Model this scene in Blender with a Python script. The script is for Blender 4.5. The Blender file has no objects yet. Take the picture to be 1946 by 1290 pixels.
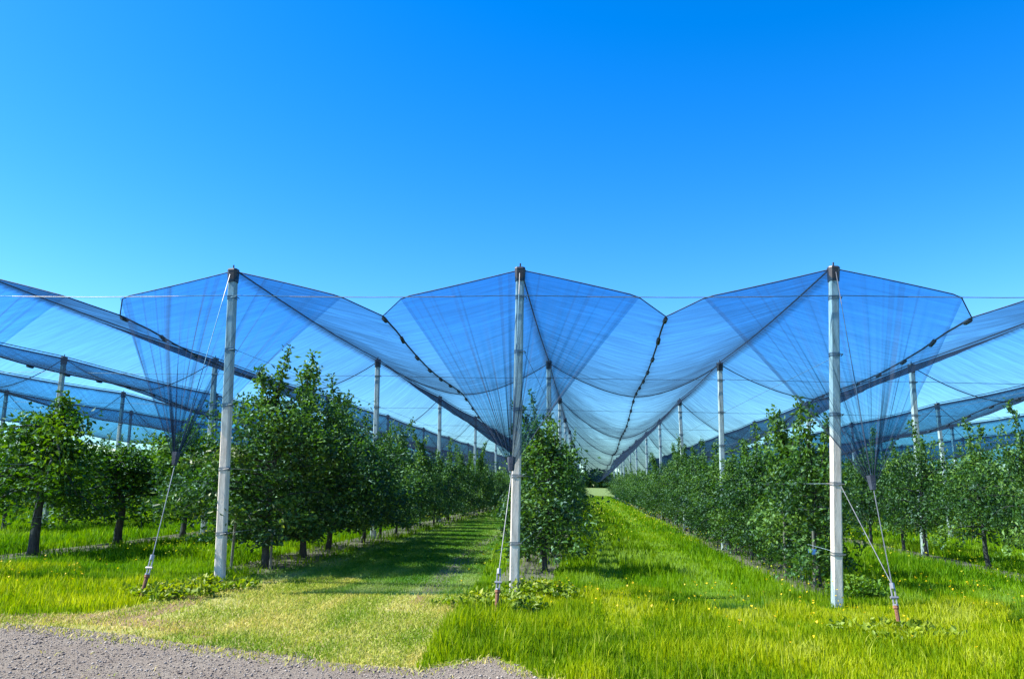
import bpy, math
import numpy as np
from mathutils import Matrix, Vector
rad = math.radians
scene = bpy.context.scene
COL = scene.collection

# ------------------------------------------------------------------ camera
CAM_Z = 1.44
cam_d = bpy.data.cameras.new('camera')
cam = bpy.data.objects.new('camera', cam_d); COL.objects.link(cam)
yaw, pit = .0975, .19
Fv = Vector((-math.sin(yaw)*math.cos(pit), math.cos(yaw)*math.cos(pit), math.sin(pit)))
Rv = Vector((math.cos(yaw), math.sin(yaw), 0)); Uv = Rv.cross(Fv)
m = Matrix.Identity(4)
for i in range(3):
    m[i][0] = Rv[i]; m[i][1] = Uv[i]; m[i][2] = -Fv[i]
m[2][3] = CAM_Z
cam.matrix_world = m
cam_d.sensor_width = 36; cam_d.lens = 36*1430/1946
cam_d.clip_end = 6000; cam_d.clip_start = .05
scene.camera = cam

# ------------------------------------------------------------------ sky + sun
SUN_DIR = Vector((-1.0, -.13, 0)).normalized()      # towards the sun, horizontally
SUN_EL = rad(47)
w = bpy.data.worlds.new('World'); scene.world = w; w.use_nodes = True
nt = w.node_tree; nt.nodes.clear()
out = nt.nodes.new('ShaderNodeOutputWorld'); bg = nt.nodes.new('ShaderNodeBackground')
sky = nt.nodes.new('ShaderNodeTexSky'); sky.sky_type = 'NISHITA'; sky.sun_disc = False
sky.sun_elevation = SUN_EL; sky.sun_rotation = math.atan2(SUN_DIR.x, SUN_DIR.y)
sky.altitude = 300; sky.air_density = 1.0; sky.dust_density = .35; sky.ozone_density = 4.0
hs = nt.nodes.new('ShaderNodeHueSaturation'); hs.inputs['Saturation'].default_value = 1.40; hs.inputs['Hue'].default_value = .508
hs.inputs['Value'].default_value = 1.0
nt.links.new(sky.outputs[0], hs.inputs['Color']); nt.links.new(hs.outputs[0], bg.inputs[0])
nt.links.new(bg.outputs[0], out.inputs[0]); bg.inputs[1].default_value = .111
sd = bpy.data.lights.new('sun', 'SUN'); sd.energy = 4.8; sd.angle = rad(.53); sd.color = (1, .95, .86)
sun = bpy.data.objects.new('sun', sd); COL.objects.link(sun)
sv = Vector((SUN_DIR.x*math.cos(SUN_EL), SUN_DIR.y*math.cos(SUN_EL), math.sin(SUN_EL)))
sun.rotation_euler = sv.to_track_quat('Z', 'Y').to_euler()
vs = scene.view_settings
vs.view_transform = 'Standard'; vs.look = 'None'; vs.gamma = 1; vs.exposure = 1.50
scene.render.engine = 'CYCLES'
cy = scene.cycles
cy.max_bounces = 8; cy.transparent_max_bounces = 96; cy.diffuse_bounces = 3; cy.transmission_bounces = 4
cy.caustics_reflective = False; cy.caustics_refractive = False

# ------------------------------------------------------------------ layout (metres; rows run along +Y)
A = 4.27
def row_x(i): return -.93 + A*(i-2)
Y0, SY, NL = 10.3, 8.3, 11
YL = [Y0 + SY*k for k in range(NL)]
YEND = YL[-1]
def gz(x): return -.025*np.clip(x, -26, 26)          # the field tilts gently sideways
HP = 4.44
_u = ['first', 'second', 'third', 'fourth', 'fifth', 'sixth', 'seventh', 'eighth', 'ninth']
ORD = _u + ['tenth', 'eleventh', 'twelfth', 'thirteenth', 'fourteenth', 'fifteenth', 'sixteenth', 'seventeenth', 'eighteenth', 'nineteenth']
for _t in ('twent', 'thirt', 'fort', 'fift'): ORD += [_t+'ieth'] + [_t+'y-'+q for q in _u]


# ------------------------------------------------------------------ helpers
def mesh_np(name, V, T, mat=None, attrs=None, smooth=False):
    """triangle mesh from arrays"""
    V = np.asarray(V, np.float32); T = np.asarray(T, np.int32)
    me = bpy.data.meshes.new(name)
    me.vertices.add(len(V)); me.vertices.foreach_set('co', V.ravel())
    me.loops.add(T.size); me.loops.foreach_set('vertex_index', T.ravel())
    n = T.shape[1]
    me.polygons.add(len(T)); me.polygons.foreach_set('loop_start', np.arange(0, T.size, n, dtype=np.int32))
    me.polygons.foreach_set('loop_total', np.full(len(T), n, np.int32))
    if smooth: me.polygons.foreach_set('use_smooth', np.ones(len(T), bool))
    me.update(calc_edges=True)
    for k, a in (attrs or {}).items():
        at = me.attributes.new(k, 'FLOAT', 'POINT'); at.data.foreach_set('value', np.asarray(a, np.float32))
    if mat: me.materials.append(mat)
    return me
def link(name, me, parent=None, loc=(0, 0, 0)):
    o = bpy.data.objects.new(name, me); COL.objects.link(o); o.location = loc
    if parent: o.parent = parent
    return o
def tag(o, label=None, cat=None, group=None, kind=None):
    if label: o['label'] = label
    if cat: o['category'] = cat
    if group: o['group'] = group
    if kind: o['kind'] = kind
    return o
def thing(name, label, cat, loc=(0, 0, 0), group=None, rz=0):
    o = bpy.data.objects.new(name, None); COL.objects.link(o); o.location = loc; o.rotation_euler = (0, 0, rz)
    o.empty_display_size = .2
    return tag(o, label, cat, group)
def lift(g, name, dz=0, **k):
    return k
class MB:
    """collects tubes / prisms into one quad mesh"""
    def __init__(s): s.V = []; s.F = []; s.A = []
    def tube(s, pts, r, n=6, cap=True, a=0., rot=0.):
        pts = [np.array(p, float) for p in pts]
        if not hasattr(r, '__len__'): r = [r]*len(pts)
        base = len(s.V); up = None
        for i, p in enumerate(pts):
            d = pts[min(i+1, len(pts)-1)] - pts[max(i-1, 0)]
            d = d/(np.linalg.norm(d)+1e-9)
            if up is None:
                up = np.array([0, 1., 0]) if abs(d[2]) > .8 else np.array([0, 0, 1.])
            e1 = np.cross(up, d); e1 /= np.linalg.norm(e1)+1e-9; e2 = np.cross(d, e1)
            up = e2
            for k in range(n):
                t = 2*math.pi*k/n + rot
                s.V.append(p + r[i]*(e1*math.cos(t)+e2*math.sin(t))); s.A.append(a)
        for i in range(len(pts)-1):
            for k in range(n):
                b0 = base+i*n
                s.F.append((b0+k, b0+(k+1) % n, b0+n+(k+1) % n, b0+n+k))
        if cap:
            s.F.append(tuple(base+k for k in range(n))[::-1])
            s.F.append(tuple(base+(len(pts)-1)*n+k for k in range(n)))
    def prism(s, outline, z0, z1, sc0=1., sc1=1., dx=0., c=(0, 0)):
        """vertical prism of an xy outline; the top is shifted by dx"""
        n = len(outline); b = len(s.V)
        for (x, y) in outline: s.V.append(np.array([c[0]+x*sc0, c[1]+y*sc0, z0])); s.A.append(0)
        for (x, y) in outline: s.V.append(np.array([c[0]+x*sc1+dx, c[1]+y*sc1, z1])); s.A.append(0)
        for k in range(n): s.F.append((b+k, b+(k+1) % n, b+n+(k+1) % n, b+n+k))
        s.F.append(tuple(b+k for k in range(n))[::-1]); s.F.append(tuple(b+n+k for k in range(n)))
    def mesh(s, name, mat, smooth=False, attr=None):
        me = bpy.data.meshes.new(name)
        me.from_pydata([tuple(v) for v in s.V], [], s.F)
        if smooth:
            for p in me.polygons: p.use_smooth = True
        if attr:
            at = me.attributes.new(attr, 'FLOAT', 'POINT'); at.data.foreach_set('value', np.array(s.A, np.float32))
        me.materials.append(mat); me.update()
        return me

# ------------------------------------------------------------------ materials
def new_mat(name):
    mt = bpy.data.materials.new(name); mt.use_nodes = True
    mt.node_tree.nodes.clear()
    return mt, mt.node_tree.nodes, mt.node_tree.links
def N(ns, t, **kw):
    n = ns.new('ShaderNode'+t)
    for k, v in kw.items():
        if k in n.inputs: n.inputs[k].default_value = v
        else: setattr(n, k, v)
    return n
def ramp(ns, stops):
    r = ns.new('ShaderNodeValToRGB'); e = r.color_ramp.elements
    while len(e) < len(stops): e.new(.5)
    for q, (p, c) in zip(e, stops): q.position = p; q.color = (*c, 1)
    return r
def solid(name, stops, scale=8, rough=.7, bump=.2, bscale=60, metal=0, stretch=None):
    mt, ns, L = new_mat(name)
    o = N(ns, 'OutputMaterial'); b = N(ns, 'BsdfPrincipled'); b.inputs['Roughness'].default_value = rough
    b.inputs['Metallic'].default_value = metal
    tc = N(ns, 'TexCoord'); mp = N(ns, 'Mapping'); L.new(tc.outputs['Object'], mp.inputs[0])
    if stretch: mp.inputs['Scale'].default_value = stretch
    n1 = N(ns, 'TexNoise', Scale=scale, Detail=6.); L.new(mp.outputs[0], n1.inputs[0])
    r = ramp(ns, stops); L.new(n1.outputs[0], r.inputs[0]); L.new(r.outputs[0], b.inputs['Base Color'])
    n2 = N(ns, 'TexNoise', Scale=bscale, Detail=5.); L.new(mp.outputs[0], n2.inputs[0])
    bp = N(ns, 'Bump', Strength=bump, Distance=.02); L.new(n2.outputs[0], bp.inputs['Height'])
    L.new(bp.outputs[0], b.inputs['Normal']); L.new(b.outputs[0], o.inputs[0])
    return mt
M_CONC = solid('concrete', [(.20, (.20, .19, .17)), (.36, (0.4265, 0.389, 0.3388)), (.55, (0.5636, 0.5236, 0.4685)), (.75, (0.6397, 0.6059, 0.5478))], scale=5, rough=.85,
               bump=.25, bscale=40, stretch=(4, 4, .7))
M_CAP = solid('black_plastic', [(.3, (.012, .012, .015)), (.7, (.03, .03, .035))], rough=.5, bump=.05)
M_WIRE = solid('galvanised_wire', [(.3, (.14, .15, .16)), (.7, (.25, .26, .27))], rough=.45, metal=.6, bump=.05)
M_CORD = solid('dark_cord', [(.3, (.012, .02, .035)), (.7, (.03, .045, .07))], rough=.8, bump=.3)
M_RUST = solid('rusty_steel', [(.3, (.10, .045, .025)), (.6, (.20, .09, .05)), (.8, (.26, .15, .09))], scale=14, rough=.9, bump=.5)
M_GALV = solid('galvanised_fitting', [(.3, (0.225, 0.23, 0.235)), (.7, (0.33, 0.335, 0.34))], scale=20, rough=.4, metal=.5, bump=.1)
M_STAKE = solid('weathered_wood', [(.3, (.16, .11, .07)), (.7, (.34, .26, .18))], scale=10, rough=.9, bump=.5, stretch=(6, 6, .6))
M_BARK = solid('bark', [(.3, (.035, .028, .022)), (.6, (.085, .070, .055)), (.8, (.14, .12, .10))], scale=9, rough=.95,
               bump=.9, bscale=30, stretch=(5, 5, 1))
M_WTAG = solid('white_tag', [(.3, (.7, .7, .7)), (.7, (.8, .8, .8))], rough=.5, bump=0)
M_BTAG = solid('blue_tag', [(.3, (.10, .25, .60)), (.7, (.16, .34, .72))], rough=.5, bump=0)

def leaf_mat(name, stops, sat=1., rough=.5, transl=.35, spec=.3):
    """stops: colour over the per-leaf 'tint' value"""
    mt, ns, L = new_mat(name)
    o = N(ns, 'OutputMaterial'); at = N(ns, 'Attribute', attribute_name='tint')
    oi = N(ns, 'ObjectInfo')
    ad = N(ns, 'Math', operation='MULTIPLY_ADD'); ad.inputs[1].default_value = .16; ad.inputs[2].default_value = -.08
    L.new(oi.outputs['Random'], ad.inputs[0])
    sm = N(ns, 'Math', operation='ADD'); L.new(at.outputs['Fac'], sm.inputs[0]); L.new(ad.outputs[0], sm.inputs[1])
    r = ramp(ns, stops); L.new(sm.outputs[0], r.inputs[0])
    b = N(ns, 'BsdfPrincipled', Roughness=rough); b.inputs['Specular IOR Level'].default_value = spec
    L.new(r.outputs[0], b.inputs['Base Color'])
    tr = N(ns, 'BsdfTranslucent'); hv = N(ns, 'HueSaturation', Saturation=1.1, Value=1.25)
    L.new(r.outputs[0], hv.inputs['Color']); L.new(hv.outputs[0], tr.inputs[0])
    mx = N(ns, 'MixShader'); mx.inputs[0].default_value = transl
    L.new(b.outputs[0], mx.inputs[1]); L.new(tr.outputs[0], mx.inputs[2]); L.new(mx.outputs[0], o.inputs[0])
    return mt
M_LEAF = leaf_mat('apple_leaf', [(0., (0.02162, 0.05406, 0.00935)), (.4, (0.05947, 0.1243, 0.01496)), (.75, (0.1406, 0.2215, 0.02431)), (1., (0.2703, 0.346, 0.0561))], spec=.5)
M_LEAFY = leaf_mat('apple_leaf_light', [(0., (0.02542, 0.06842, 0.0051)), (.4, (0.06842, 0.1417, 0.0085)), (.75, (0.1466, 0.2346, 0.0119)), (1., (0.2541, 0.3323, 0.0255))])
M_GRASS = leaf_mat('tall_grass', [(0., (0.04332, 0.1148, 0.0012)), (.35, (0.12, 0.2218, 0.0012)), (.65, (0.2399, 0.3326, 0.0012)), (.88, (0.3465, 0.396, 0.0045)), (1., (0.3865, 0.4435, 0.06))],
                   transl=.45, spec=.15, rough=.6)
M_MOWN = leaf_mat('mown_grass', [(0., (0.09936, 0.2045, 0.007975)), (.4, (0.2385, 0.3169, 0.0319)), (.7, (0.4372, 0.4192, 0.0957)), (1., (0.5763, 0.4499, 0.1595))], transl=.3, spec=.15)
M_WEED = leaf_mat('broad_weed', [(0., (0.0675, 0.1344, 0.0128)), (.5, (0.162, 0.252, 0.0192)), (1., (0.351, 0.3864, 0.032))], transl=.35)
M_FLOWER = leaf_mat('buttercup', [(0., (0.6, 0.416, 0.008)), (1., (0.68, 0.528, 0.016))], transl=.3)
M_STONE = leaf_mat('gravel_stone', [(0., (0.09139, 0.07252, 0.06059)), (.5, (0.2109, 0.1813, 0.1548)), (1., (0.3656, 0.3263, 0.276))], transl=0., rough=.9, spec=.2)

def ground_mat(name, cols, scales, bump=.6, patch=.5):
    mt, ns, L = new_mat(name)
    o = N(ns, 'OutputMaterial'); b = N(ns, 'BsdfPrincipled', Roughness=.95); b.inputs['Specular IOR Level'].default_value = .1
    tc = N(ns, 'TexCoord')
    n1 = N(ns, 'TexNoise', Scale=scales[0], Detail=7., Roughness=.65); L.new(tc.outputs['Object'], n1.inputs[0])
    n2 = N(ns, 'TexNoise', Scale=scales[1], Detail=8., Roughness=.75); L.new(tc.outputs['Object'], n2.inputs[0])
    r1 = ramp(ns, cols[0]); r2 = ramp(ns, cols[1]); L.new(n1.outputs[0], r1.inputs[0]); L.new(n2.outputs[0], r2.inputs[0])
    mx = N(ns, 'Mix', data_type='RGBA'); mx.inputs[0].default_value = patch
    L.new(r1.outputs[0], mx.inputs[6]); L.new(r2.outputs[0], mx.inputs[7]); L.new(mx.outputs[2], b.inputs['Base Color'])
    bp = N(ns, 'Bump', Strength=bump, Distance=.04); L.new(n2.outputs[0], bp.inputs['Height']); L.new(bp.outputs[0], b.inputs['Normal'])
    L.new(b.outputs[0], o.inputs[0])
    return mt
M_MEADOW = ground_mat('meadow_ground', [[(.3, (0.072, 0.1368, 0.00576)), (.7, (0.1872, 0.2448, 0.0072))], [(.3, (0.0576, 0.0936, 0.0072)), (.7, (0.2016, 0.2592, 0.0144))]], (.35, 9))
M_MPATH = ground_mat('mown_ground', [[(.35, (0.1685, 0.2333, 0.0432)), (.5, (0.2995, 0.3013, 0.1037)), (.68, (0.3931, 0.3208, 0.1555))], [(.3, (0.1872, 0.1847, 0.06048)), (.7, (0.4118, 0.3694, 0.1728))]], (1.1, 22))
M_GRAVEL = ground_mat('gravel', [[(.35, (0.2052, 0.1668, 0.132)), (.65, (0.2736, 0.2393, 0.1914))], [(.3, (0.1163, 0.09428, 0.0792)), (.5, (0.2394, 0.2103, 0.1716)), (.7, (0.3967, 0.3626, 0.297))]], (1.4, 34), bump=1.)
M_SOIL = ground_mat('bare_soil', [[(.35, (0.168, 0.112, 0.063)), (.65, (0.28, 0.189, 0.119))], [(.3, (0.105, 0.077, 0.042)), (.7, (0.294, 0.231, 0.14))]], (2., 20))

def net_mat(name, cov, tint, thread, streak=0.):
    """fine woven netting: thread cover grows as the cloth is seen more edge-on and where it is gathered"""
    mt, ns, L = new_mat(name)
    o = N(ns, 'OutputMaterial'); g = N(ns, 'NewGeometry'); at = N(ns, 'Attribute', attribute_name='gather')
    dt = N(ns, 'VectorMath', operation='DOT_PRODUCT'); L.new(g.outputs['Incoming'], dt.inputs[0]); L.new(g.outputs['Normal'], dt.inputs[1])
    ab = N(ns, 'Math', operation='ABSOLUTE'); L.new(dt.outputs['Value'], ab.inputs[0])
    mxx = N(ns, 'Math', operation='MAXIMUM'); L.new(ab.outputs[0], mxx.inputs[0]); mxx.inputs[1].default_value = .085
    dv = N(ns, 'Math', operation='DIVIDE'); L.new(at.outputs['Fac'], dv.inputs[0]); L.new(mxx.outputs[0], dv.inputs[1])
    tc = N(ns, 'TexCoord'); mp = N(ns, 'Mapping'); mp.inputs['Scale'].default_value = (.5, 5., .5); L.new(tc.outputs['Object'], mp.inputs[0])
    nz = N(ns, 'TexNoise', Scale=2.2, Detail=5., Roughness=.6); L.new(mp.outputs[0], nz.inputs[0])
    mr = N(ns, 'MapRange'); mr.inputs[1].default_value = .3; mr.inputs[2].default_value = .7
    mr.inputs[3].default_value = 1-streak; mr.inputs[4].default_value = 1+streak; L.new(nz.outputs[0], mr.inputs[0])
    ml = N(ns, 'Math', operation='MULTIPLY'); L.new(dv.outputs[0], ml.inputs[0]); L.new(mr.outputs[0], ml.inputs[1])
    pw = N(ns, 'Math', operation='POWER'); pw.inputs[0].default_value = 1-cov; L.new(ml.outputs[0], pw.inputs[1])   # open share
    tr = N(ns, 'BsdfTransparent'); tr.inputs[0].default_value = (*tint, 1)
    df = N(ns, 'BsdfDiffuse'); df.inputs[0].default_value = (*thread, 1)
    tl = N(ns, 'BsdfTranslucent'); tl.inputs[0].default_value = (*thread, 1)
    mt1 = N(ns, 'MixShader'); mt1.inputs[0].default_value = .4; L.new(df.outputs[0], mt1.inputs[1]); L.new(tl.outputs[0], mt1.inputs[2])
    mx = N(ns, 'MixShader'); L.new(pw.outputs[0], mx.inputs[0]); L.new(mt1.outputs[0], mx.inputs[1]); L.new(tr.outputs[0], mx.inputs[2])
    L.new(mx.outputs[0], o.inputs[0])
    return mt
M_NET = net_mat('hail_net', .118, (.57, .86, 1.), (.022, .036, .062), .5)
M_CURT = net_mat('gathered_net', .078, (.62, .86, 1.), (.040, .055, .085), 0.)

# ------------------------------------------------------------------ ground
def grid_sheet(xs, ys, dz=0., f=None):
    X, Y = np.meshgrid(xs, ys, indexing='ij'); Z = gz(X) + dz
    if f: Z = Z + f(X, Y)
    V = np.stack([X, Y, Z], -1).reshape(-1, 3); ny = len(ys)
    i, j = np.meshgrid(np.arange(len(xs)-1), np.arange(ny-1), indexing='ij'); a = (i*ny+j).ravel()
    return V, np.stack([a, a+ny, a+ny+1, a+1], -1)
xs = np.r_[-3000, -1200, -500, -200, -100, -60, -40, np.arange(-26, 27, 2), 40, 60, 100, 200, 500, 1200, 3000]
ys = np.r_[-800, -200, -60, -20, np.arange(-5, 70, 3), 100, 160, 260, 500, 1000, 2000, 4500]
V, F = grid_sheet(xs, ys)
tag(link('ground', mesh_np('ground', V, F, M_MEADOW)), kind='structure')

XF = np.r_[-600, -200, -60, np.arange(-26, 27, 2), 60, 200, 600]
M_FIELD = ground_mat('pale_field', [[(.3, (0.084, 0.135, 0.036)), (.7, (0.126, 0.18, 0.0504))], [(.3, (0.0924, 0.15, 0.036)), (.7, (0.1512, 0.2, 0.0648))]], (.05, .6))
V, F = grid_sheet(XF, np.r_[97, 120, 200, 325], .05)
tag(link('far_field', mesh_np('far_field', V, F, M_FIELD)), kind='structure')
def poly_sheet(name, poly, dz, mat, jitter=0., seed=1, step=.35):
    """flat sheet of an outline, its edge roughened"""
    rs = np.random.RandomState(seed); P = []
    for i in range(len(poly)):
        a = np.array(poly[i], float); b = np.array(poly[(i+1) % len(poly)], float)
        n = max(1, min(int(np.linalg.norm(b-a)/step), 140))
        for k in range(n):
            p = a+(b-a)*k/n
            P.append(p + rs.normal(0, jitter, 2))
    from mathutils.geometry import tessellate_polygon
    vs_ = [Vector((p[0], p[1], float(gz(p[0]))+dz)) for p in P]
    tris = tessellate_polygon([vs_])
    me = bpy.data.meshes.new(name); me.from_pydata(vs_, [], [tuple(t) for t in tris]); me.materials.append(mat); me.update()
    bmn = np.zeros(3*len(me.polygons), np.float32); me.polygons.foreach_get('normal', bmn)
    if bmn.reshape(-1, 3)[:, 2].mean() < 0: me.flip_normals()
    return tag(link(name, me), kind='structure')
GRAVEL = [(-26, -8), (26, -8), (26, 4.2), (9, 5.1), (2.5, 5.7), (.3, 5.85), (-.40, 6.02), (-.50, 6.30), (-.78, 6.62), (-1.05, 6.45),
          (-1.31, 6.1), (-2.01, 6.15), (-2.78, 6.37), (-3.6, 6.57), (-4.4, 6.85), (-5.3, 7.0), (-7, 7.25), (-12, 7.6), (-26, 8.2)]
MOWN = [(-1.35, 6.0), (-1.38, 7.1), (-1.5, 9.2), (-1.62, 11.7), (-1.95, 16), (-2.0, 23), (-2.0, 94), (-4.5, 94), (-4.55, 26),
        (-4.6, 20), (-4.65, 15.4), (-4.7, 12.8), (-4.85, 11.2), (-4.99, 10), (-4.92, 8.4), (-5.1, 7.7), (-5.6, 7.35), (-7.2, 7.4), (-12, 7.75), (-12, 7.3), (-5.3, 6.6), (-3, 6.0)]
poly_sheet('mown_path', MOWN, .004, M_MPATH, .03, 3)
poly_sheet('gravel_track', GRAVEL, .008, M_GRAVEL, .09, 4)
poly_sheet('worn_soil', [(-6.9, 7.45), (-5.2, 7.2), (-4.2, 7.05), (-3.3, 6.75), (-3.6, 7.1), (-4.35, 7.6), (-4.6, 8.6), (-4.65, 9.9), (-4.65, 11.3), (-4.85, 11.1), (-4.95, 9.9), (-4.85, 8.5), (-5.1, 7.75), (-5.7, 7.5)], .006, M_SOIL, .10, 6)
poly_sheet('wheel_rut', [(-1.95, 9.0), (-2.05, 12), (-2.3, 18), (-2.3, 30), (-2.55, 30), (-2.6, 18), (-2.4, 12), (-2.15, 9.2)], .0062, M_SOIL, .05, 7)
for i, (a_, b_) in enumerate([(1, .52), (3, .45), (2, .42), (0, .4), (4, .4)]):
    X = row_x(a_); wv = b_
    left = [(X-wv+.08*math.sin(k*1.3+i), 11.2+k*1.2) for k in range(69)]; right = [(X+wv+.08*math.sin(k*1.7+i), 11.2+k*1.2) for k in range(69)]
    s_ = poly_sheet('soil_strip', right+left[::-1], .012, M_SOIL, .03, 10+i)

# ------------------------------------------------------------------ poles
def chamf(hw, c=.28):
    q = hw*(1-c)
    return [(hw, -q), (hw, q), (q, hw), (-q, hw), (-hw, q), (-hw, -q), (-q, -hw), (q, -hw)]
def build_pole(hw=.060, clamps=(.62, 1.50, 2.40, 3.20, 3.98)):
    root = thing('net_pole', 'x', 'pole')
    a = MB(); a.prism(chamf(hw), -.3, HP-.19, 1.04, .93); link('shaft', a.mesh('shaft', M_CONC), root)
    b = MB(); b.prism(chamf(hw*1.12, .45), HP-.20, HP-.02, 1.0, 1.10); b.prism(chamf(hw*1.28, .45), HP-.02, HP+.004, 1, .9)
    b.tube([(0, 0, HP), (0, 0, HP+.07)], .012)
    link('cap', b.mesh('cap', M_CAP), root)
    for z in clamps:
        c = MB(); s = 1.04-.11*z/HP+.07
        c.prism(chamf(hw), z, z+.022, s, s); c.prism(chamf(hw), z+.034, z+.05, s, s)
        c.tube([(hw*.2, -hw*1.2, z+.02), (hw*1.5, -hw*1.1, z+.03), (hw*1.6, hw*.4, z+.02)], .007)
        link('wire_clamp', c.mesh('wire_clamp', M_WIRE), root)
    return root
def copy_tree(o, parent=None):
    c = o.copy(); COL.objects.link(c); c.parent = parent
    for ch in o.children: copy_tree(ch, c)
    return c
pole_proto = build_pole()
# real leans read off the photograph: (row, line) -> sideways offset of the top, metres
LEAN = {(1, 0): -.13, (2, 0): .09, (3, 0): .30, (3, 1): .12, (4, 1): .12, (0, 1): -.03}
XOFF = {(1, 0): .17, (2, 0): -.05, (3, 0): -.23, (0, 1): -.12, (3, 1): -.17, (-1, 1): -.15, (-2, 2): .5}
rs = np.random.RandomState(5)
first = True
LINEW = ['in the front line', 'in the second line', 'in the third line', 'in the fourth line', 'in the fifth line', 'in the sixth line', 'in the seventh line', 'in the eighth line', 'in the ninth line', 'in the tenth line', 'in the last line']
ROWSHORT = {-3: 'fourth row left of the front left pole', -2: 'third row left of the front left pole', -1: 'second row left of the front left pole',
            0: 'first row left of the front left pole', 1: 'front left pole row', 2: 'front centre pole row', 3: 'front right pole row',
            4: 'first row right of the front right pole', 5: 'second row right of the front right pole',
            6: 'third row right of the front right pole', 7: 'fourth row right of the front right pole'}
ROWS = list(range(-3, 8))
poletop = {}
for i in ROWS:
    for k in range(NL):
        o = pole_proto if first else copy_tree(pole_proto); first = False
        lean = LEAN.get((i, k), rs.uniform(-.05, .05)); x = row_x(i)+XOFF.get((i, k), rs.uniform(-.05, .05))
        o.location = (x, YL[k], float(gz(x))); o.rotation_euler = (rs.uniform(-.004, .004), math.atan2(lean, HP), 0)
        poletop[(i, k)] = (x+lean, YL[k], float(gz(x))+HP)
        if k == 0 and i in (1, 2, 3):
            lab = {1: 'tall grey concrete pole with black cap, front left, beside the darkest big tree',
                   2: 'tall slim concrete pole with black cap at the front centre, between the two aisles',
                   3: 'tallest bright white concrete pole with black cap at the front right'}[i]
        else:
            lab = 'white concrete net pole %s, %s' % (LINEW[k], ROWSHORT[i])
        tag(o, lab, 'pole', 'concrete poles holding up the hail nets')

# ------------------------------------------------------------------ cables and wires
def wire_obj(name, pts, r, mat=M_WIRE, n=5):
    a = MB(); a.tube(pts, r, n); return a.mesh(name, mat, True)
for k in range(NL):
    pts = []
    xs_ = [row_x(-3.6)]+[poletop[(i, k)][0] for i in ROWS]+[row_x(7.6)]
    for q in range(len(xs_)-1):
        for t in (0, .25, .5, .75):
            x = xs_[q]+(xs_[q+1]-xs_[q])*t
            pts.append((x, YL[k]-.085, float(gz(x))+HP-.42-.03*math.sin(math.pi*t)))
    tag(link('cross_cable', wire_obj('cross_cable', pts, .006)), 'thin dark steel cable strung sideways across the poles %s' % LINEW[k],
        'cable', 'cross cables tying the poles together')
for i in ROWS:
    pts = []
    for k in range(NL-1):
        p, q = np.array(poletop[(i, k)]), np.array(poletop[(i, k+1)])
        for t in (0, .2, .4, .6, .8): pts.append(p+(q-p)*t+np.array([0, 0, .012-.06*math.sin(math.pi*t)]))
    pts.append(np.array(poletop[(i, NL-1)])+np.array([0, 0, .012]))
    tag(link('ridge_cable', wire_obj('ridge_cable', pts, .012, M_CORD)), 'dark cable running pole top to pole top, %s' % ROWSHORT[i],
        'cable', 'ridge cables along the pole tops')
for i in range(-1, 6):
    t = thing('wire_trellis', 'thin horizontal trellis wires strung through the trees, %s' % ROWSHORT[i], 'trellis', (row_x(i), Y0, 0), 'trellis wires along the tree rows')
    for z in (.62, 1.5, 2.4, 3.2):
        pts = []
        for k in range(NL):
            b = poletop[(i, k)]; x = b[0]-LEAN.get((i, k), 0)*(1-z/HP)
            pts.append((x+.075-row_x(i), YL[k]-Y0, float(gz(x))+z+.03))
        link('wire', wire_obj('wire', pts, .0032), t)

# ------------------------------------------------------------------ hail nets
rs = np.random.RandomState(11)
VY = [Y0+.7, 18.6, 27, 43, 60, YEND+1]; VD = [.50, .82, 1.35, 1.85, 2.2, 2.6]
def ridge_pt(i, y):
    ys_ = YL; k = min(max(int((y-Y0)//SY), 0), NL-2)
    p, q = poletop[(i, k)], poletop[(i, k+1)]; t = (y-YL[k])/SY
    tt = min(max(t, 0), 1)
    return p[0]+(q[0]-p[0])*tt, p[2]+(q[2]-p[2])*tt-.06*math.sin(math.pi*tt)-.03
def valley_x(i): return row_x(i)+A/2
def net_z(i, side, u, y):
    rx, rz = ridge_pt(i, y)
    D = float(np.interp(y, VY, VD)) + .10*math.sin(math.pi*(((y-Y0) % SY)/SY))**2*(1 if y > Y0+2 else .3)
    b = min(max((y-Y0)/7., 0), 1)
    lin = u*D
    cur = D*(1-(1-u)**1.7)
    z = rz-(lin*(1-b)+cur*b)
    vx = valley_x(i if side > 0 else i-1)
    vz_shift = 0
    x = rx+(vx-rx)*u
    # both neighbouring sheets meet at the same valley height
    other = i+side
    if (other, 0) in poletop:
        oz = ridge_pt(other, y)[1]; z += (oz-rz)*.5*u*u
    else: z += float(gz(vx)-gz(rx))*u*u
    return x, z
NU, ysamp = 18, None
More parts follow.
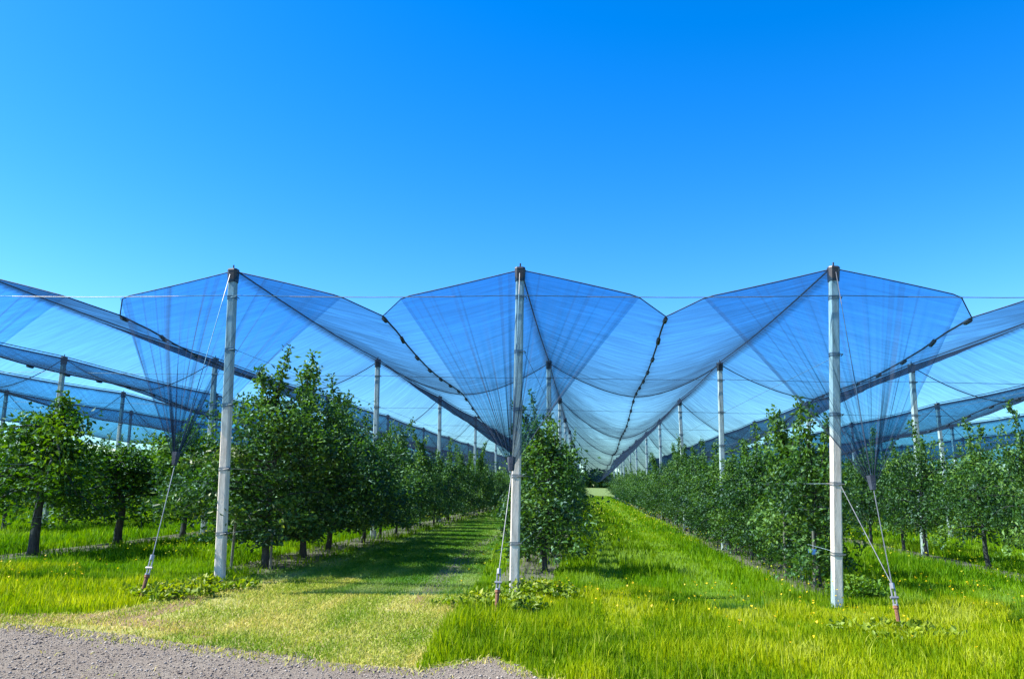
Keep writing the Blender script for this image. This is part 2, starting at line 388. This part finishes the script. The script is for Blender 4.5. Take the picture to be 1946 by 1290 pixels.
for i in ROWS:
    cx, cy0 = row_x(i), Y0
    root = thing('hail_net', 'blue hail net over the %s' % ROWSHORT[i], 'net', (cx, cy0, float(gz(cx))+HP), 'hail nets over the tree rows')
    if i in (1, 2, 3):
        root['label'] = {1: 'translucent blue hail net fanning down in front of the front left pole',
                         2: 'pleated blue hail net fan tied to the foot cable of the front centre pole',
                         3: 'blue hail net fan hanging beside the bright white front right pole'}[i]
    org = np.array([cx, cy0, float(gz(cx))+HP])
    us = np.linspace(-1, 1, 2*NU+1)
    yy = np.linspace(0, 1, 150)**1.5
    V = []; Gt = []
    wr = rs.normal(0, 1, (len(yy), len(us))); 
    for a_, t in enumerate(yy):
        for b_, u in enumerate(us):
            au = abs(u); yf = Y0+.02+(.7*max(0, (au-.78)/.22)); yb = YEND
            y = yf+(yb-yf)*t
            x, z = net_z(i, 1 if u > 0 else -1, au, y)
            V.append((x, y, z+.010*wr[a_, b_]*min(1, 6*au)*min(1, 8*t)*(1-au**6)))
            kk_ = min(abs(y-yl) for yl in YL[1:])
            Gt.append(1+.5*max(0, 1-abs(au-1)*16)+1.3*max(0, 1-au*18)+.7*max(0, 1-kk_/.5)*(.4+.6*au))      # hem and ridge are doubled cloth
    V = np.array(V)-org; n = len(us)
    a_, b_ = np.meshgrid(np.arange(len(yy)-1), np.arange(n-1), indexing='ij'); q = (a_*n+b_).ravel()
    link('canopy', mesh_np('canopy', V, np.stack([q, q+1, q+n+1, q+n], -1), M_NET, {'gather': Gt}, True), root)
    # gathered end curtains
    for end in (0, 1):
        yt = Y0+.02 if end == 0 else YEND-.01
        rx, rz = ridge_pt(i, yt); gzz = float(gz(cx))
        if end == 0: tip = np.array([cx+{1: .0, 2: .02, 3: -.06}.get(i, 0), 9.2, gzz+{3: 1.46, 2: 1.58, 1: 1.55}.get(i, 1.52)])
        else: tip = np.array([cx, YEND+1.1, gzz+1.5])
        NC = 240; NS = 26
        uu = np.linspace(-1, 1, NC)
        top = []
        for u in uu:
            x, z = net_z(i, 1 if u > 0 else -1, abs(u)*.8, yt)
            top.append((x, yt-.01 if end == 0 else yt+.01, z+.002))
        top = np.array(top)
        st = np.zeros(NC)
        for _ in range(17):                                    # folds
            c = rs.randint(0, NC); wd = rs.choice([1, 1, 2, 3]); st[max(0, c-wd):c+wd] += rs.uniform(1.2, 3.5)
        st += rs.rand(NC)*.8
        st[:4] += 2.5; st[-4:] += 2.5
        ph = rs.uniform(0, 6.28, 8); fr = rs.uniform(20, 75, 8)
        V = []; Gt = []
        for s in np.linspace(0, 1, NS):
            s_ = .015+.985*s
            disp = sum(np.sin(uu*fr[k]+ph[k]+.8*s*k) for k in range(8))*.012*math.sin(math.pi*min(1, s_**.7))
            P = tip+(top-tip)*s_
            P[:, 0] = tip[0]+(top[:, 0]-tip[0])*(s_**1.06)
            P[:, 1] += (disp-.10*math.sin(math.pi*s))*(1 if end == 0 else -1)
            V.append(P); Gt.append((1/max(s_, .16))**.85*(.65+.75*st*(1-.35*s)))
        V = np.concatenate(V)-org
        a_, b_ = np.meshgrid(np.arange(NS-1), np.arange(NC-1), indexing='ij'); q = (a_*NC+b_).ravel()
        link('end_curtain', mesh_np('end_curtain', V, np.stack([q, q+1, q+NC+1, q+NC], -1), M_CURT, {'gather': np.concatenate(Gt)}, True), root)
        if end == 0:       # bound edges of the fan and the tie at its foot
            e = MB()
            e.tube([tuple(tip-org), tuple(tip-org+np.array([0, .03, .16]))], [.035, .055], 6)
            link('tie', e.mesh('tie', M_CORD), root)
            fr_ = MB()
            pts = []
            for u in np.linspace(-1, 1, 31):
                au = abs(u); y = Y0+.02+.7*max(0, (au-.78)/.22)
                x, z = net_z(i, 1 if u > 0 else -1, au, y); pts.append(np.array([x, y-.012, z+.004])-org)
            fr_.tube(pts, .009, 4); link('hem', fr_.mesh('hem', M_CORD), root)
    # valley cord with clips, on the right-hand valley of every net; cross cords at the pole lines
    if i < 7:
        vx = valley_x(i); pts = []
        for y in np.linspace(Y0+.7, YEND, 100):
            x, z = net_z(i, 1, 1., y); pts.append(np.array([x, y, z])-org)
        e = MB(); e.tube(pts, .014, 5); link('valley_cord', e.mesh('valley_cord', M_CORD), root)
        if -1 <= i <= 4:
            y = Y0+.75
            while y < 36:
                x, z = net_z(i, 1, 1., y); x2, z2 = net_z(i, 1, 1., y+.16)
                e = MB(); e.tube([np.array([x, y, z-.02])-org, np.array([x2, y+.16, z2-.02])-org], .034, 6)
                link('clip', e.mesh('clip', M_CORD), root); y += 1.15
    for k in range(1, NL):
        pts = []
        for u in np.linspace(-1, 1, 25):
            x, z = net_z(i, 1 if u > 0 else -1, abs(u), YL[k]); pts.append(np.array([x, YL[k], z-.015])-org)
        e = MB(); e.tube(pts, .011, 5); link('cross_cord', e.mesh('cross_cord', M_CORD), root)

# ------------------------------------------------------------------ ground anchors with guy wires
anch = {0: None, 1: (-5.19, 8.7), 2: (-1.02, 8.62), 3: (3.22, 8.62), 4: None}
for i in (0, 1, 2, 3, 4):
    ax, ay = anch[i] or (row_x(i), 8.65)
    az = float(gz(ax)); pt = poletop[(i, 0)]
    base = np.array([ax, ay, az]); topv = np.array([pt[0], pt[1]-.08, pt[2]-.1]); d = (topv-base); d /= np.linalg.norm(d)
    side = {0: 'outside the front left pole', 1: 'leaning out of the weeds before the front left pole', 2: 'just before the front centre pole',
            3: 'standing in the grass right of the front right pole', 4: 'far right of the front right pole'}[i]
    t = thing('ground_anchor', 'rusty anchor rod and guy wires %s' % side, 'anchor', tuple(base), 'guy anchors of the front poles')
    a = MB(); a.tube([-d*.25, d*.26], .022, 8); a.tube([d*.245, d*.275], .032, 8); link('rod', a.mesh('rod', M_RUST), t)
    a = MB()
    for s in (-1, 1): a.tube([d*.26+np.array([.016*s, 0, 0]), d*.46+np.array([.018*s, 0, 0])], .009, 6)
    a.tube([d*.25, d*.29], .030, 8); a.tube([d*.45, d*.51], .026, 8); a.tube([d*.36+np.array([-.04, 0, 0]), d*.36+np.array([.04, 0, 0])], .016, 6)
    link('tensioner', a.mesh('tensioner', M_GALV), t)
    tipx = {1: -5.2, 2: -.91, 3: 3.28}.get(i, row_x(i))
    tip = np.array([tipx, 9.2, az+1.5])
    a = MB(); a.tube([d*.51, tip-base, topv-base], .0055, 5); link('guy_wire', a.mesh('guy_wire', M_WIRE), t)
    if i != 3: continue
    if i == 3: low = np.array([3.25, 10.22, az+1.5])
    a = MB(); a.tube([d*.50, low-base], .005, 5); link('guy_wire', a.mesh('guy_wire', M_WIRE), t)

# ------------------------------------------------------------------ apple trees
def rot_frame(rs, n):
    v = rs.normal(0, 1, (n, 3)); v /= np.linalg.norm(v, axis=1)[:, None]; return v
def leaves(P, tint, rs, L=.075, W=.042, up=.25, droop=.3):
    """each leaf: two small triangles folded along the midrib"""
    n = len(P); d = rot_frame(rs, n); d[:, 2] -= droop; d /= np.linalg.norm(d, axis=1)[:, None]
    nn = rot_frame(rs, n); nn[:, 2] += up*2.5
    s = np.cross(d, nn); s /= np.linalg.norm(s, axis=1)[:, None]+1e-6; nn = np.cross(s, d)
    l = (L*rs.uniform(.65, 1.25, n))[:, None]; w_ = (W*rs.uniform(.7, 1.2, n))[:, None]
    a = P; b = P+d*l*.45+s*w_*.5+nn*w_*.22; c = P+d*l-nn*l*.12; e = P+d*l*.45-s*w_*.5+nn*w_*.22
    V = np.stack([a, b, c, e], 1).reshape(-1, 3); q = np.arange(n)[:, None]*4
    T = np.concatenate([q+np.array([[0, 1, 2]]), q+np.array([[0, 2, 3]])], 1).reshape(-1, 3)
    return V, T, np.repeat(tint, 4)
def tree_meshes(kind, seed):
    """returns (wood mesh, crown mesh, [shoot (wood, leaves)...])"""
    rs = np.random.RandomState(seed)
    K = dict(wall=dict(h=2.05, clear=.35, R=.78, nb=26, leaf=230, r=.035),
             big=dict(h=2.7, clear=.42, R=1.12, nb=38, leaf=380, r=.046),
             round=dict(h=1.95, clear=.75, R=1.15, nb=26, leaf=270, r=.055),
             loose=dict(h=2.1, clear=.62, R=.95, nb=22, leaf=230, r=.040),
             far=dict(h=2.05, clear=.55, R=.95, nb=18, leaf=190, r=.04))[kind]
    wb = MB(); P = []; Tn = []
    ht = K['h']*.92
    ang = rs.uniform(0, 6.28); bend = rs.uniform(.02, .08)
    def tr(z): return np.array([bend*math.sin(z*1.7+ang)+.02*math.sin(6*z), bend*math.cos(z*1.3+ang), z])
    zs = np.linspace(-.05, ht, 12)
    wb.tube([tr(z) for z in zs], [K['r']*(1.25 if j == 0 else 1)*(1-.75*j/11)+.004 for j in range(12)], 7)
    bulk = rs.uniform(.60, 1.22, 7)                      # uneven outline around the compass
    for b in range(K['nb']):
        f = (b+rs.rand())/K['nb']; h0 = K['clear']+(ht-K['clear'])*f
        az = b*2.4+rs.uniform(-.5, .5)
        prof = {'round': (1-.55*f**1.6)*(1 if f > .12 else .85), 'big': .55+.6*math.sin(math.pi*min(1, f*.95+.15)), 'wall': 1.0-.52*f, 'loose': .75+.45*math.sin(math.pi*(f*.8+.1))-.35*f, 'far': 1.0-.45*f}[kind]
        Lb = K['R']*prof*rs.uniform(.7, 1.12)*bulk[int((az % 6.283)/6.284*7)]
        pitch = rs.uniform(.1, .5)+.5*f
        p0 = tr(h0); pts = [p0]; dirv = np.array([math.cos(az)*math.cos(pitch), math.sin(az)*math.cos(pitch), math.sin(pitch)])
        m_ = 6; p = p0.copy()
        for j in range(m_):
            dirv = dirv+np.array([rs.normal(0, .12), rs.normal(0, .12), (-.26 if kind in ('round', 'far') else -.14)+rs.normal(0, .08)])
            if kind == 'wall' : dirv[2] -= .05
            dirv /= np.linalg.norm(dirv); p = p+dirv*Lb/m_; pts.append(p.copy())
        wb.tube(pts, [max(.004, K['r']*.42*(1-j/(m_+.5))) for j in range(m_+1)], 5, cap=False)
        tb = np.clip(rs.normal(.46, .20), 0, 1)
        nl = int(K['leaf']*(.35+.65*Lb/K['R']))
        ncl = 9
        for c in range(ncl):
            t = rs.uniform(.18, 1.08); j = min(int(t*m_), m_-1); q = pts[j]+(pts[j+1]-pts[j])*(t*m_-j)
            off = rs.normal(0, .11, 3)*np.array([1, 1, .9]); q = q+off
            k_ = nl//ncl; sg = rs.uniform(.05, .12)
            pp = q+rs.normal(0, sg, (k_, 3))*np.array([1, 1, .85])
            P.append(pp); Tn.append(np.clip(tb+rs.normal(0, .12)+rs.normal(0, .17, k_)+.10*(f-.5), 0, 1))
    P = np.concatenate(P); Tn = np.concatenate(Tn)
    if kind == 'wall' or kind == 'far':
        ok = P[:, 2] > .22; P = P[ok]; Tn = Tn[ok]
    else:
        ok = P[:, 2] > .42; P = P[ok]; Tn = Tn[ok]
    V, T, tn = leaves(P, Tn, rs)
    lm = M_LEAFY if kind in ('round',) else M_LEAF
    crown = mesh_np('crown', V, T, lm, {'tint': tn})
    wood = wb.mesh('trunk', M_BARK, True)
    shoots = []
    for s in range({'wall': 6, 'big': 6, 'round': 4, 'far': 4, 'loose': 5}[kind]):
        a = MB(); f = rs.uniform(.0, .6); az = rs.uniform(0, 6.28); r0 = K['R']*f*.6
        p = np.array([math.cos(az)*r0, math.sin(az)*r0, K['h']*(1-(.06 if kind == 'big' else .22)*f)-(.18 if kind == 'big' else .28)]); lean = rs.normal(0, .16, 2)
        Ls = rs.uniform(.5, 1.2)*(1.0 if kind != 'round' else .6); pts = [p+np.array([lean[0]*t*1.3*Ls, lean[1]*t*Ls, t*Ls]) for t in np.linspace(0, 1, 6)]
        a.tube(pts, [.010, .009, .008, .006, .005, .003], 5, cap=False)
        k_ = int(150*Ls); tt = rs.uniform(.15, 1.03, k_); pp = p+np.stack([lean[0]*tt*1.3*Ls, lean[1]*tt*Ls, tt*Ls], 1)+rs.normal(0, .035, (k_, 3))
        V2, T2, t2 = leaves(pp, np.clip(rs.normal(.62, .12, k_), 0, 1), rs, L=.085, W=.045, droop=-.2)
        shoots.append((a.mesh('shoot', M_BARK), mesh_np('shoot_leaves', V2, T2, lm, {'tint': t2})))
    return wood, crown, shoots
VAR = {'wall': [tree_meshes('wall', 100+s) for s in range(5)], 'big': [tree_meshes('big', 200+s) for s in range(3)],
       'round': [tree_meshes('round', 300+s) for s in range(4)], 'far': [tree_meshes('far', 400+s) for s in range(3)],
       'loose': [tree_meshes('loose', 500+s) for s in range(4)]}
def place_tree(kind, v, x, y, rz, sx, sz, label, shoots=2, grp='apple trees in the orchard rows'):
    wood, crown, sh = VAR[kind][v % len(VAR[kind])]
    t = thing('apple_tree', label, 'tree', (x, y, float(gz(x))), grp, rz); t.scale = (sx, sx, sz)
    link('trunk', wood, t); link('crown', crown, t)
    for q in range(min(shoots, len(sh))):
        s = sh[(q+v) % len(sh)]; so = link('shoot', s[0], t); link('foliage', s[1], so)
    return t
rs = np.random.RandomState(23)
NEARLAB = {(1, 0): 'big dark apple tree just behind the front left pole, with white tag on its stake',
           (1, 1): 'big dark dense apple tree, second behind the front left pole, throwing wide shadow on path',
           (1, 2): 'dark leafy apple tree, third behind the front left pole',
           (2, 0): 'leafy low-branched apple tree right behind the front centre pole',
           (3, 0): 'bushy apple tree beside the white front right pole, with blue tag on its stake',
           (3, 1): 'bushy apple tree, second from the front, left of the front right pole'}
def row_trees(i, ystart, step, kind, sc=(1, 1), szr=(.9, 1.12), jitter=.12, first_y=None, far=False, mix=None):
    ys_ = list(first_y or []); y = (ys_[-1]+step) if ys_ else ystart
    while y < 52: ys_.append(y); y += step
    if far: 
        while y < YEND: ys_.append(y); y += 2.4
    for n, y in enumerate(ys_):
        x = row_x(i)+rs.normal(0, .07)+{3: -.0, 1: .1}.get(i, 0); kk = kind
        if i == 1 and n < 4: kk = 'big'
        if mix and n > 0 and rs.rand() < .5: kk = mix
        s = rs.uniform(*sc)*rs.uniform(.82, 1.12); z = rs.uniform(*szr)*rs.uniform(.80, 1.12)
        if i == 1 and n == 0: s, z = 1.28, .95
        if i == 1 and n == 1: s, z = 1.30, 1.02
        if i == 1 and n == 2: s, z = 1.20, .95
        if i == 1 and n == 3: s, z = .95, .86
        lab = NEARLAB.get((i, n)) or 'green apple tree, %s from the front, %s' % (ORD[n] if n else 'nearest', ROWSHORT[i])
        if i == 0 and n == 0: s, z = 1.55, 1.28
        if i == 2 and n == 0: x += .18; s, z = 1.28, .98
        if i == 3 and n == 0: s, z = 1.12, 1.0
        place_tree(kk, rs.randint(0, 9), x, y+rs.normal(0, jitter*.5), rs.uniform(0, 6.28), s, z, lab,
                   shoots=(6 if i == 1 and n < 3 else rs.randint(2, 7)) if y < 36 else rs.randint(0, 3))
row_trees(1, 0, 1.55, 'wall', (1.0, 1.15), (.88, 1.06), first_y=[11.95, 13.6, 15.3, 17.2], far=True)
row_trees(2, 0, 1.4, 'wall', (.92, 1.06), (.95, 1.14), first_y=[12.9], far=True)
row_trees(3, 0, 1.4, 'wall', (.95, 1.12), (.92, 1.12), first_y=[12.1], far=True, mix='loose')
row_trees(0, 0, 2.1, 'round', (1.2, 1.38), (1.08, 1.25), first_y=[12.6, 14.9, 17.2])
row_trees(4, 0, 2.15, 'loose', (1.0, 1.15), (1.0, 1.15), first_y=[13.6, 15.9, 17.8], far=True)
row_trees(-1, 17.0, 2.2, 'round', (1.15, 1.3), (1.05, 1.25))
row_trees(5, 18.5, 2.2, 'loose', (1.05, 1.2), (1.0, 1.18))
row_trees(-2, 20.5, 2.3, 'far', (1.1, 1.3), (1.0, 1.2))
row_trees(-3, 25.5, 2.5, 'far', (1.1, 1.3), (1.0, 1.2))
row_trees(6, 26.5, 2.3, 'far', (1.1, 1.3), (1.0, 1.15))
row_trees(7, 33.5, 2.5, 'far', (1.1, 1.3), (1.0, 1.15))

# stakes and tags at the nearest trees
def stake(x, y, h, tagmat, label, tz, lean=.0):
    t = thing('tree_stake', label, 'stake', (x, y, float(gz(x))), 'wooden stakes at the nearest trees')
    a = MB(); a.tube([(0, 0, -.1), (lean*.5, 0, h*.5), (lean, 0, h)], [.022, .021, .018], 7); link('post', a.mesh('post', M_STAKE), t)
    if tagmat:
        b = MB(); b.prism([(-.055, -.034), (.055, -.034), (.055, -.024), (-.055, -.024)], tz, tz+.075, 1, 1, 0); link('tag', b.mesh('tag', tagmat), t)
        c = MB(); c.tube([(0, 0, tz+.02), (0, 0, tz+.05)], .026, 8); link('band', c.mesh('band', tagmat), t)
stake(-5.38, 11.35, .95, None, 'thin grey stake left of the big dark tree by the front left pole', 0, .03)
stake(-4.93, 11.75, .8, M_WTAG, 'short stake with white tag beside the big dark tree', .55)
stake(3.25, 11.75, .85, M_BTAG, 'wooden stake with pale blue tag beside the front right pole', .52, .04)
stake(3.15, 13.0, 1.1, None, 'bare wooden stake left of the blue tagged stake', 0, .05)
stake(3.1, 19.2, .9, M_WTAG, 'stake with white tag low in the tree row left of the white front pole', .7)

# ------------------------------------------------------------------ grass, weeds, flowers, stones
def inpoly(x, y, poly):
    c = np.zeros(len(x), bool); n = len(poly); j = n-1
    for i in range(n):
        xi, yi = poly[i]; xj, yj = poly[j]
        if yi != yj:
            m_ = ((yi > y) != (yj > y)) & (x < (xj-xi)*(y-yi)/(yj-yi)+xi); c ^= m_
        j = i
    return c
def vnoise(x, y, s, seed):
    r = np.random.RandomState(seed); G = r.rand(256, 256); u = x/s+500; v = y/s+500
    i = np.floor(u).astype(int); j = np.floor(v).astype(int); fu = u-i; fv = v-j; fu = fu*fu*(3-2*fu); fv = fv*fv*(3-2*fv)
    g = lambda a, b: G[a % 256, b % 256]
    return (g(i, j)*(1-fu)+g(i+1, j)*fu)*(1-fv)+(g(i, j+1)*(1-fu)+g(i+1, j+1)*fu)*fv
def blades(x, y, h, w_, tint, rs, lean=.5):
    n = len(x); z = gz(x); a = rs.uniform(0, 6.28, n); b = rs.uniform(0, 6.28, n); l = h*rs.uniform(.1, 1, n)*lean
    dx, dy = np.cos(a)*w_*.5, np.sin(a)*w_*.5; lx, ly = np.cos(b)*l, np.sin(b)*l
    z0 = z-.01
    v = [np.stack([x-dx, y-dy, z0], 1), np.stack([x+dx, y+dy, z0], 1),
         np.stack([x-dx*.8+lx*.35, y-dy*.8+ly*.35, z+h*.55], 1), np.stack([x+dx*.8+lx*.35, y+dy*.8+ly*.35, z+h*.55], 1),
         np.stack([x+lx, y+ly, z+h*(1-.25*np.minimum(1, l/h))], 1)]
    V = np.stack(v, 1).reshape(-1, 3); q = np.arange(n)[:, None]*5
    T = np.concatenate([q+[[0, 1, 3]], q+[[0, 3, 2]], q+[[2, 3, 4]]], 1).reshape(-1, 3)
    return V, T, np.repeat(tint, 5)
def merge(parts):
    V = []; T = []; t = []; o = 0
    for a, b, c in parts: V.append(a); T.append(b+o); t.append(c); o += len(a)
    return np.concatenate(V), np.concatenate(T), np.concatenate(t)
rs = np.random.RandomState(77)
def scatter(n, y0, y1, pw=1.):
    """points inside the wedge the orchard front can see, a little wider than the photograph"""
    y = y0+(y1-y0)*rs.rand(n)**pw
    x = (rs.rand(n)*2-1)*(.80*y+1.5)+(-.10*y)
    return x, y
def row_dist(x): return np.abs((x-row_x(2)+A/2) % A-A/2)
parts = []
for (n, y0, y1, hh, ww) in ((210000, 5.3, 12, .20, .009), (170000, 12, 24, .24, .016), (110000, 24, 54, .28, .035), (60000, 54, 97, .28, .07)):
    x, y = scatter(n, y0, y1)
    ok = ~inpoly(x, y, GRAVEL) & ~inpoly(x, y, MOWN)
    strip = (row_dist(x) < .42) & (y > 11.3) & (y < 96); ok &= ~(strip & (rs.rand(n) < .85))
    x, y = x[ok], y[ok]; n = len(x)
    p1 = vnoise(x, y, 1.3, 1); p2 = vnoise(x, y, .33, 2); p3 = vnoise(x, y, 4., 3)
    h = hh*.60*(.26+.75*p1+.80*p2**1.5)*rs.uniform(.5, 1.3, n)
    track = (np.abs(x-1.75) < .26+.1*p2) | (np.abs(x-.35) < .2)                # wheel tracks pressed into the right aisle
    h = np.where(track & (y > 8), h*.5, h)
    edge = (y < 6.6); h = np.where(edge, h*.7, h)
    tint = np.clip(-.02+.42*p3+.40*p2*rs.uniform(.6, 1.2, n)+.34*vnoise(x, y, .9, 6)+rs.normal(0, .12, n)+np.where(track & (y > 8), .22, 0)+.22*(vnoise(x, y, .55, 61) > .78)-np.where(x < -5.2, .10, 0), 0, 1)
    stalk = rs.rand(n) < .010; tint = np.where(stalk, .95, tint); h = np.where(stalk, h*1.35+.03, h)
    for (bx, by, br) in ((-5.05, 9.9, .75), (-1.0, 9.7, .45), (3.1, 9.8, .40), (-5.1, 8.9, .4)):
        h *= 1-.72*np.exp(-(((x-bx)/br)**2+((y-by)/(br*1.2))**2))
    parts.append(blades(x, y, h, ww, tint, rs))
V, T, tt = merge(parts)
tag(link('tall_grass', mesh_np('tall_grass', V, T, M_GRASS, {'tint': tt})), 'tall bright yellow-green meadow grass growing either side of the mown path', 'grass', kind='stuff')
parts = []
for (n, y0, y1, hh, ww) in ((190000, 5.6, 13, .045, .008), (120000, 13, 30, .05, .018), (40000, 30, 52, .06, .04)):
    y = y0+(y1-y0)*rs.rand(n); x = rs.uniform(-7.5 if y0 < 6 else -5, -1.2, n)
    ok = inpoly(x, y, MOWN) & ~inpoly(x, y, GRAVEL)
    p = vnoise(x, y, .8, 9); q_ = vnoise(x*2.2, y*.45, .5, 10)
    trk = np.exp(-((x+2.1+.3*np.clip((y-9)/8, 0, 1))/.30)**2)*(y > 8.5)+.8*np.exp(-((x+4.45)/.32)**2)+np.where(y < 9, .6*np.clip((-x-3.2)/1.2, 0, 1), 0)
    ok &= rs.rand(n) > np.minimum(.80, .95*trk*(.35+.9*q_))
    x, y, p, q_, trk = [a[ok] for a in (x, y, p, q_, trk)]; n = len(x)
    far = np.clip((y-9)/4, 0, 1)
    tint = np.clip(.50+.45*(p-.5)+.5*(q_-.5)+.22*trk-.26*far+rs.normal(0, .12, n), 0, 1)
    parts.append(blades(x, y, hh*rs.uniform(.4, 1.3, n), ww, tint, rs, 1.6))
x = rs.uniform(-6, -3.2, 9000); y = rs.uniform(6.8, 11, 9000); ok = inpoly(x, y, MOWN) & ~inpoly(x, y, GRAVEL) & (vnoise(x, y, .25, 55) > .45); x, y = x[ok], y[ok]
parts.append(blades(x, y, .04*rs.uniform(.4, 1.5, len(x)), .010, np.clip(rs.normal(.62, .2, len(x)), 0, 1), rs, 1.8))
x = rs.uniform(-12, 1.5, 60000); y = rs.uniform(5.2, 8.6, 60000); e_ = np.interp(x, [-26, -12, -7, -5.3, -3.6, -2, -1.3, -.8, -.4, 3.5], [8.2, 7.6, 7.25, 7.0, 6.57, 6.15, 6.1, 6.6, 6.05, 5.6])
ok = (np.abs(y-e_+.10) < .22*rs.rand(60000)) | ((rs.rand(60000) < .05*(vnoise(x, y, .6, 41) > .6)) & (y < e_)); x, y = x[ok], y[ok]
parts.append(blades(x, y, .035*rs.uniform(.4, 1.8, len(x)), .009, np.clip(rs.normal(.72, .16, len(x)), 0, 1), rs, 1.8))
V, T, tt = merge(parts)
tag(link('mown_grass', mesh_np('mown_grass', V, T, M_MOWN, {'tint': tt})), 'short dry olive grass clippings covering the mown path on the left', 'grass', kind='stuff')
# flowers
n = 12000; x, y = scatter(n, 6.2, 46, .8)
ok = ~inpoly(x, y, GRAVEL) & ~inpoly(x, y, MOWN) & (vnoise(x, y, 1.7, 5) > .48) & (row_dist(x) > .4)
x, y = x[ok], y[ok]; n = len(x)
P = np.stack([x, y, gz(x)+.24+.10*rs.rand(n)+.004*y], 1); V, T, tt = leaves(P, rs.rand(n), rs, L=.016, W=.017, up=1.2, droop=0)
sc = (1+y/14.)
V = (V.reshape(-1, 4, 3)-P[:, None])*sc[:, None, None]+P[:, None]
tag(link('buttercup_flowers', mesh_np('buttercup_flowers', V.reshape(-1, 3), T, M_FLOWER, {'tint': tt})), 'small yellow buttercup flowers dotted through the tall grass', 'flowers', kind='stuff')
# broad-leaved weeds
def weed(x0, y0, r, h, n, label, seed):
    r_ = np.random.RandomState(seed); P = []; t = []
    for c in range(26):
        a = r_.uniform(0, 6.28); q = r*math.sqrt(r_.rand()); k = n//26; hh = h*(1-.6*(q/r)**2)*r_.uniform(.6, 1)
        z = r_.rand(k)*hh
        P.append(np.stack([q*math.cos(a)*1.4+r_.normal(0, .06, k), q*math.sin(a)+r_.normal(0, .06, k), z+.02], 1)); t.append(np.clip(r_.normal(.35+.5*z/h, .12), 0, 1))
    P = np.concatenate(P); V, T, tt = leaves(P, np.concatenate(t), r_, L=.075, W=.045, up=.5, droop=-.5)
    o = link('weed_clump', mesh_np('weed_clump', V, T, M_WEED, {'tint': tt}), None, (x0, y0, float(gz(x0))))
    tag(o, label, 'weeds', kind='stuff')
weed(-4.98, 9.0, .42, .17, 900, 'bright green broad-leaved weeds right of the left anchor rod', 1)
weed(-4.85, 9.75, .40, .13, 650, 'green broad-leaved weeds at the foot of the front left pole', 2)
weed(-.70, 10.1, .42, .24, 520, 'green weeds at the foot of the front centre pole', 3)
weed(-1.15, 9.1, .40, .18, 600, 'green weeds around the anchor rod of the front centre pole', 4)
weed(3.62, 11.2, .30, .36, 1100, 'leafy weeds in the shade right of the front right pole', 5)
weed(3.05, 8.45, .45, .12, 400, 'low green weeds around the orange rusty anchor rod', 6)
# stones on the gravel
n = 60000; y = rs.uniform(4.6, 7.6, n); x = rs.uniform(-8, 3.5, n); ok = inpoly(x, y, GRAVEL); x, y = x[ok], y[ok]; n = len(x)
s = np.minimum(rs.gamma(1.2, .0028, n)+.0025, .016)
D = np.array([[1, 0, 0], [0, 1, 0], [-1, 0, 0], [0, -1, 0], [0, 0, .7], [0, 0, -.5]], float)
V = D[None]*s[:, None, None]*rs.uniform(.6, 1.3, (n, 6, 1)); a = rs.uniform(0, 6.28, n); c, d = np.cos(a)[:, None], np.sin(a)[:, None]
V = np.stack([V[..., 0]*c-V[..., 1]*d, V[..., 0]*d+V[..., 1]*c, V[..., 2]], -1)+np.stack([x, y, gz(x)+.008+s*.25], 1)[:, None]
T = np.array([[0, 1, 4], [1, 2, 4], [2, 3, 4], [3, 0, 4], [1, 0, 5], [2, 1, 5], [3, 2, 5], [0, 3, 5]])[None]+np.arange(n)[:, None, None]*6
tag(link('gravel_stones', mesh_np('gravel_stones', V.reshape(-1, 3), T.reshape(-1, 3), M_STONE, {'tint': np.repeat(rs.rand(n), 6)})), 'loose grey and pinkish stones lying on the gravel track', 'gravel', kind='stuff')

# ------------------------------------------------------------------ far hedge line
rs = np.random.RandomState(91)
n = 60000; x = rs.uniform(-420, 420, n); prof = 7+5*vnoise(x, x*0, 22, 31)+3*vnoise(x, x*0, 6, 32)
P = np.stack([x, 330+rs.uniform(-6, 6, n)+14*np.sin(x/60), -.65*np.sign(x)*np.minimum(1, np.abs(x)/26)+prof*.5*rs.rand(n)], 1)
V, T, tt = leaves(P, np.clip(rs.normal(.35, .18, n), 0, 1), rs, L=2.4, W=1.8)
tag(link('woodland', mesh_np('woodland', V, T, M_LEAF, {'tint': tt})), 'distant dark line of woodland beyond the orchard', 'woodland', kind='stuff')
